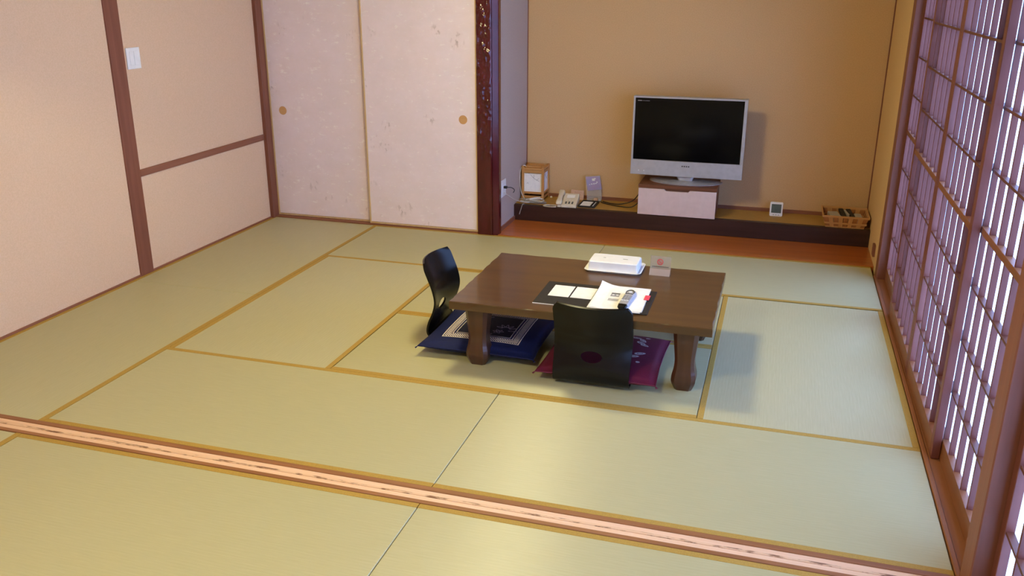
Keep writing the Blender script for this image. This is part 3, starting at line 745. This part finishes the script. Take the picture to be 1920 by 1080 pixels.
# lantern
t = thing('paper_lantern', 'small square wooden lantern with white paper sides in the alcove corner', 'lantern', (1.832, 4.000, ZP))
h = 0.088; H = 0.248
for sx in (-1, 1):
    for sy in (-1, 1): MB().box(-0.009, 0.009, -0.009, 0.009, 0, H + 0.012).build('post', 'andon', t, (sx * (h - 0.009), sy * (h - 0.009), 0), bevel=0.001)
for z, hh in ((0.016, 0.018), (0.050, 0.016), (0.212, 0.022)):
    for a in range(4):
        MB().box(-h + 0.018, h - 0.018, -0.006, 0.006, 0, hh).build('crossbar', 'andon_top', t, ((h - 0.009) * math.sin(a * math.pi / 2), -(h - 0.009) * math.cos(a * math.pi / 2), z), (0, 0, a * math.pi / 2), bevel=0.001)
for a in range(4):
    p = MB().box(-h + 0.018, h - 0.018, -0.0015, 0.0015, 0.064, 0.207).build('paper_side', 'paper', t, ((h - 0.012) * math.sin(a * math.pi / 2), -(h - 0.012) * math.cos(a * math.pi / 2), 0), (0, 0, a * math.pi / 2))
    br = MB()
    for pts in ([(-0.02, 0.198), (0.005, 0.172), (0.028, 0.158), (0.05, 0.150)], [(0.005, 0.172), (0.008, 0.196)], [(0.028, 0.158), (0.048, 0.172)], [(-0.05, 0.128), (-0.042, 0.134), (-0.035, 0.128)]):
        br.tube([(x, -0.0018, z) for x, z in pts], 0.0011, 4)
    br.build('branch_print', 'grey_light', p)
tp = MB(); tp.box(-h + 0.004, h - 0.004, -h + 0.004, h - 0.004, 0.236, 0.250); tp.build('top_board', 'andon_top', t, bevel=0.001)
for y in (-1, 1): box(-h + 0.03, h - 0.03, y * 0.045 - 0.012, y * 0.045 + 0.012, 0.250, 0.262).build('top_slat', 'andon_top', t, bevel=0.002)
MB().tube([(-h + 0.02, -0.05, 0.240), (-h + 0.02, -0.05, 0.262), (-h + 0.035, -0.05, 0.262)], 0.004, 6).build('hook', 'basket_dark', t)
co = MB().tube(smoothpath([(-0.06, -0.05, 0.250), (-0.078, -0.06, 0.262), (-0.096, -0.085, 0.235), (-0.100, -0.094, 0.15), (-0.092, -0.098, 0.08), (-0.070, -0.102, 0.03), (-0.045, -0.115, 0.005), (-0.01, -0.13, 0.004)]), 0.0032, 6).build('power_cord', 'cord_white', t, smooth=True)
MB().lathe([(0.004, 0), (0.009, 0.004), (0.009, 0.010), (0.004, 0.015)], 12).build('cord_switch', 'white', t, (0.118, 0.035, 0.0), smooth=True)

# cable bundle
t = thing('cable_bundle', 'loose bundle of grey and white cables on the plinth by the lantern', 'cables', (1.86, 3.815, ZP))
rnd = random.Random(5)
for k in range(7):
    a, b = rnd.uniform(0.05, 0.10), rnd.uniform(0.012, 0.022); cx, cy = rnd.uniform(-0.03, 0.03), rnd.uniform(-0.006, 0.022); an = rnd.uniform(-0.3, 0.25); z = 0.005 + 0.0035 * k
    pts = []
    for q in range(22):
        th_ = 2 * math.pi * q / 22; x = a * math.cos(th_); y = b * math.sin(th_)
        pts.append((cx + x * math.cos(an) - y * math.sin(an), max(-0.055, cy + x * math.sin(an) + y * math.cos(an)), z + 0.003 * math.sin(2 * th_ + k)))
    MB().tube(pts, 0.003, 5, True).build('cable_loop', 'cord_white' if k % 2 else 'cord_grey', t, smooth=True)
tag(MB().tube(smoothpath([(1.81, 3.768, 0.1285), (1.80, 3.756, 0.1285), (1.796, 3.746, 0.118), (1.788, 3.744, 0.09), (1.777, 3.742, 0.052)]), 0.003, 6).build('loose_cable', 'cord_grey', smooth=True), 'single grey cable end hanging over the front of the dark plinth', 'cable')
MB().tube(smoothpath([(-0.02, -0.01, 0.03), (0.02, 0.005, 0.036), (0.07, 0.028, 0.034)]), 0.0035, 6).build('cable_tie', 'white', t, smooth=True)
MB().tube(smoothpath([(-0.05, 0.0, 0.028), (0.01, 0.02, 0.040), (0.05, 0.042, 0.042)]), 0.0035, 6).build('cable_tie', 'white', t, smooth=True)

# wall outlet with plug
t = thing('wall_outlet', 'white wall outlet with a black plug beside the pillar', 'outlet', (1.731, 3.468, 0.308))
box(0.0, 0.006, -0.062, 0.062, -0.062, 0.062).build('cover_plate', 'white', t, bevel=0.002)
box(0.006, 0.0085, -0.03, 0.03, -0.045, 0.045).build('socket_insert', 'white', t, bevel=0.001)
pg = box(0.008, 0.034, -0.010, 0.012, 0.0, 0.018).build('plug', 'cord_black', t, bevel=0.003)
MB().tube(smoothpath([(0.032, 0.0, 0.009), (0.06, 0.02, 0.004), (0.070, 0.06, -0.02), (0.05, 0.10, -0.05)]), 0.0032, 6).build('plug_cord', 'cord_black', pg, smooth=True)
MB().tube(smoothpath([(0.010, 0.0, -0.03), (0.03, 0.04, -0.06), (0.05, 0.16, -0.12), (0.085, 0.29, -0.165), (0.11, 0.325, -0.172)]), 0.003, 6).build('pale_cord', 'cord_white', t, smooth=True)

# telephone
t = thing('telephone', 'cream desk telephone with handset on the plinth', 'telephone', (2.118, 3.842, ZP), math.radians(4))
MB().hexa([(-.030, -.082, 0), (.085, -.082, 0), (.085, .095, 0), (-.030, .095, 0), (-.030, -.082, .020), (.085, -.082, .020), (.085, .090, .072), (-.030, .090, .072)]).build('body', 'cream', t, bevel=0.004, seg=2)
sl = 0.052 / 0.172
zt = lambda y: 0.020 + (y + 0.082) * sl
MB().hexa([(-.058, -.080, 0), (-.030, -.080, 0), (-.030, .092, 0), (-.058, .092, 0), (-.058, -.080, .016), (-.030, -.080, .016), (-.030, .088, .064), (-.058, .088, .064)]).build('cradle', 'cream', t, bevel=0.003)
hs = []
for y, hh, dz_, wv in ((-.090, .010, .004, .020), (-.082, .024, .002, .024), (-.060, .026, .002, .025), (-.040, .016, .012, .020), (.040, .016, .012, .020), (.062, .026, .002, .025), (.088, .024, .002, .024), (.097, .010, .004, .020)):
    zz = zt(y) + dz_; hs.append([(x - 0.046, y, z) for x, z in ((-wv * .8, zz), (wv * .8, zz), (wv, zz + hh * .5), (wv * .7, zz + hh), (-wv * .7, zz + hh), (-wv, zz + hh * .5))])
MB().loft(hs).build('handset', 'cream', t, bevel=0.003, smooth=True)
for r in range(4):
    for q in range(3):
        y = -0.058 + r * 0.017
        MB().box(-.0065, .0065, -.0055, .0055, 0, .004).build('key', 'grey_dark' if r in (0, 1) else 'cream', t, (0.004 + q * 0.024, y, zt(y)), (math.atan(sl), 0, 0), bevel=0.001)
MB().box(-.03, .03, -.02, .02, 0, .0025).build('label_plate', 'paper', t, (0.028, 0.045, zt(0.045)), (math.atan(sl), 0, 0))
lp = []
for k in range(64):
    f = k / 63; an = math.pi * (0.25 + 1.5 * f)
    lp.append((-0.105 + 0.055 * math.cos(an) + 0.004 * math.cos(k * 2.2), -0.080 + 0.022 * math.sin(an), 0.0075 + 0.004 * math.sin(k * 2.2)))
MB().tube(lp, 0.0038, 6).build('handset_cord', 'cream', t, smooth=True)

# note tray, small card, violet leaflet
t = thing('memo_tray', 'black memo tray with white note pad beside the telephone', 'tray', (2.275, 3.895, ZP))
box(-.062, .066, -.092, .095, 0, .006).build('base', 'black_matt', t, bevel=0.001)
for x0, x1, y0, y1 in ((-.062, .066, -.092, -.086), (-.062, .066, .089, .095), (-.062, -.056, -.086, .089), (.060, .066, -.086, .089), (.030, .034, -.086, .089)): box(x0, x1, y0, y1, .006, .014).build('rim', 'black_matt', t)
box(-.050, .026, -.078, .060, .006, .012).build('note_pad', 'paper', t)
MB().tube([(.047, -.075, .0105), (.047, .060, .0105)], .0035, 8).build('pen', 'white', t)
box(.020, .050, .096, .116, 0, .03).build('holder', 'pinkcard', t, bevel=0.002)
t = thing('price_card', 'small pale pink card standing behind the telephone', 'card', (2.153, 4.052, ZP))
MB().hexa([(-.050, -.012, 0), (.052, -.012, 0), (.052, -.009, 0), (-.050, -.009, 0), (-.052, .014, .070), (.050, .014, .066), (.050, .017, .066), (-.052, .017, .070)]).build('card', 'pinkcard', t)
cm = MB()
for k in range(4): cm.hexa([(-.036, -.0035 + k * .005, .020 + k * .011), (.034, -.0035 + k * .005, .020 + k * .011), (.034, -.002 + k * .005, .020 + k * .011), (-.036, -.002 + k * .005, .020 + k * .011), (-.036, -.0025 + k * .005, .0225 + k * .011), (.034, -.0025 + k * .005, .0225 + k * .011), (.034, -.001 + k * .005, .0225 + k * .011), (-.036, -.001 + k * .005, .0225 + k * .011)])
cm.build('printed_lines', 'grey_light', t)
t = thing('leaflet_holder', 'violet leaflet in a clear stand leaning on the alcove wall', 'leaflet', (2.285, 4.045, ZP), math.radians(6))
MB().hexa([(-.050, -.010, 0), (.062, -.010, 0), (.062, -.007, 0), (-.050, -.007, 0), (-.074, .026, .185), (.042, .026, .192), (.042, .029, .192), (-.074, .029, .185)]).build('clear_back', 'acrylic', t)
MB().hexa([(-.050, -.034, 0), (.062, -.034, 0), (.062, -.010, 0), (-.050, -.010, 0), (-.050, -.034, .004), (.062, -.034, .004), (.062, -.010, .012), (-.050, -.010, .012)]).build('clear_foot', 'acrylic', t)
def lf(x, z): f = z / 0.19; return (x + 0.012 - 0.036 * f, -0.0115 + 0.036 * f, z)
q = MB(); q.hexa([lf(-.046, .075), lf(.064, .090), tuple(a + b for a, b in zip(lf(.064, .090), (0, .001, 0))), tuple(a + b for a, b in zip(lf(-.046, .075), (0, .001, 0))), lf(-.048, .178), lf(.062, .188), tuple(a + b for a, b in zip(lf(.062, .188), (0, .001, 0))), tuple(a + b for a, b in zip(lf(-.048, .178), (0, .001, 0)))])
lo = q.build('leaflet', 'violet', t)
mk = MB()
for k, (x, z, wv, hh) in enumerate(((-.03, .118, .010, .006), (-.014, .122, .012, .008), (.004, .124, .010, .010), (.018, .128, .012, .007), (.030, .135, .008, .012), (-.002, .150, .022, .018), (.014, .162, .014, .010))):
    P4 = [lf(x, z), lf(x + wv, z + .002), lf(x + wv, z + hh), lf(x, z + hh)]
    b0 = len(mk.v); mk.v += [(a, b - 0.0008, c_) for a, b, c_ in P4]; mk.f.append((b0, b0 + 1, b0 + 2, b0 + 3))
mk.build('white_print', 'white', lo)

# clock and basket
t = thing('digital_clock', 'small white digital clock with grey display on the plinth', 'clock', (3.636, 3.965, ZP))
MB().prism_y([(x, z) for x, z in rrect(-.045, .045, .0, .104, .010)], -0.006, 0.012).build('case', 'white', t, bevel=0.002)
box(-.034, .034, -.0072, -.005, .026, .090).build('display', 'lcd', t)
for k in range(3): box(-.022 + k * .018, -.012 + k * .018, -.0072, -.005, .010, .014).build('button', 'grey_light', t)
MB().hexa([(-.02, .012, 0), (.02, .012, 0), (.02, .045, 0), (-.02, .045, 0), (-.02, .012, .06), (.02, .012, .06), (.02, .016, .06), (-.02, .016, .06)]).build('prop', 'white', t)

t = thing('cane_basket', 'shallow flared cane basket at the right end of the plinth', 'basket', (4.096, 3.905, ZP))
hb, wb, ht, wt, Hb = 0.126, 0.132, 0.152, 0.146, 0.080
box(-hb, hb, -wb, wb, 0, 0.006).build('bottom', 'basket_h', t)
def side_pt(side, f, g, off):       # f along the side -1..1, g up 0..1
    hx_ = hb + (ht - hb) * g - off; wy = wb + (wt - wb) * g - off; z = Hb * g
    return {0: (f * hx_, -wy, z), 1: (hx_, f * wy, z), 2: (-f * hx_, wy, z), 3: (-hx_, -f * wy, z)}[side]
for sd in range(4):
    n = 9
    for k in range(n):
        f0 = -1 + 2 * k / n + 0.012; f1 = -1 + 2 * (k + 1) / n - 0.012; o_ = 0.0 if k % 2 else 0.0025
        a = [side_pt(sd, f0, 0, o_), side_pt(sd, f1, 0, o_), side_pt(sd, f1, 0, o_ + .004), side_pt(sd, f0, 0, o_ + .004), side_pt(sd, f0, 1, o_), side_pt(sd, f1, 1, o_), side_pt(sd, f1, 1, o_ + .004), side_pt(sd, f0, 1, o_ + .004)]
        MB().hexa(a).build('cane_slat', 'basket' if k % 2 else 'basket_dark', t)
    for g0, g1 in ((0.30, 0.45), (0.88, 1.04)):
        a = [side_pt(sd, -1, g0, -.002), side_pt(sd, 1, g0, -.002), side_pt(sd, 1, g0, .008), side_pt(sd, -1, g0, .008), side_pt(sd, -1, g1, -.002), side_pt(sd, 1, g1, -.002), side_pt(sd, 1, g1, .008), side_pt(sd, -1, g1, .008)]
        MB().hexa(a).build('cane_band', 'basket_h', t)
def basket_item(name, label, cat, mat, loc, size, rot, grp=None):
    e = thing(name, label, cat, loc, 0, grp); sx, sy, sz = size
    o = MB().box(-sx / 2, sx / 2, -sy / 2, sy / 2, 0, sz).build('body', mat, e, rot=rot, bevel=0.003, seg=2)
    return e, o
ZBk = ZP + 0.008
for lb, x, ang in (('left black remote control lying in the cane basket', 4.082, 0.12), ('right black remote control lying in the cane basket', 4.136, 0.18)):
    e, o = basket_item('remote_control', lb, 'remote', 'black_matt', (x, 3.915, ZBk + 0.044), (0.030, 0.18, 0.020), (0.13, 0, ang), 'remotes in the basket')
    for r in range(5):
        for q in range(2): MB().box(-.004, .004, -.004, .004, 0, .002).build('button', 'grey_dark', o, ((q - .5) * .012, -.05 + r * .022, .0195))
for lb, x, y, sx, sy, sz, rz in (('pale grey folded cloth at the left in the basket', 4.028, 3.90, 0.075, 0.16, 0.058, 0.15), ('grey folded cloth between the two black remotes', 4.108, 3.93, 0.022, 0.15, 0.070, 0.15), ('pale grey folded cloth at the right in the basket', 4.185, 3.89, 0.055, 0.15, 0.056, 0.05)):
    e = thing('folded_cloth', lb, 'cloth', (x, y, ZBk), rz, 'folded cloths in the basket')
    for k in range(3):
        MB().box(-sx / 2 + .002 * k, sx / 2 - .002 * k, -sy / 2 + .003 * k, sy / 2 - .003 * k, k * sz / 3, (k + 1) * sz / 3 - .001).build('fold', 'paper_grey', e, bevel=0.004, seg=2)

# light switch
t = thing('light_switch', 'white double light switch plate on the left wall by the post', 'switch', (XL - 0.006, 1.962, 1.288))
box(0, 0.009, -0.057, 0.057, -0.061, 0.061).build('cover_plate', 'white', t, bevel=0.003, seg=2)
for y in (-0.019, 0.019): box(0.009, 0.0125, y - 0.017, y + 0.017, -0.040, 0.040).build('rocker', 'white', t, bevel=0.0015)
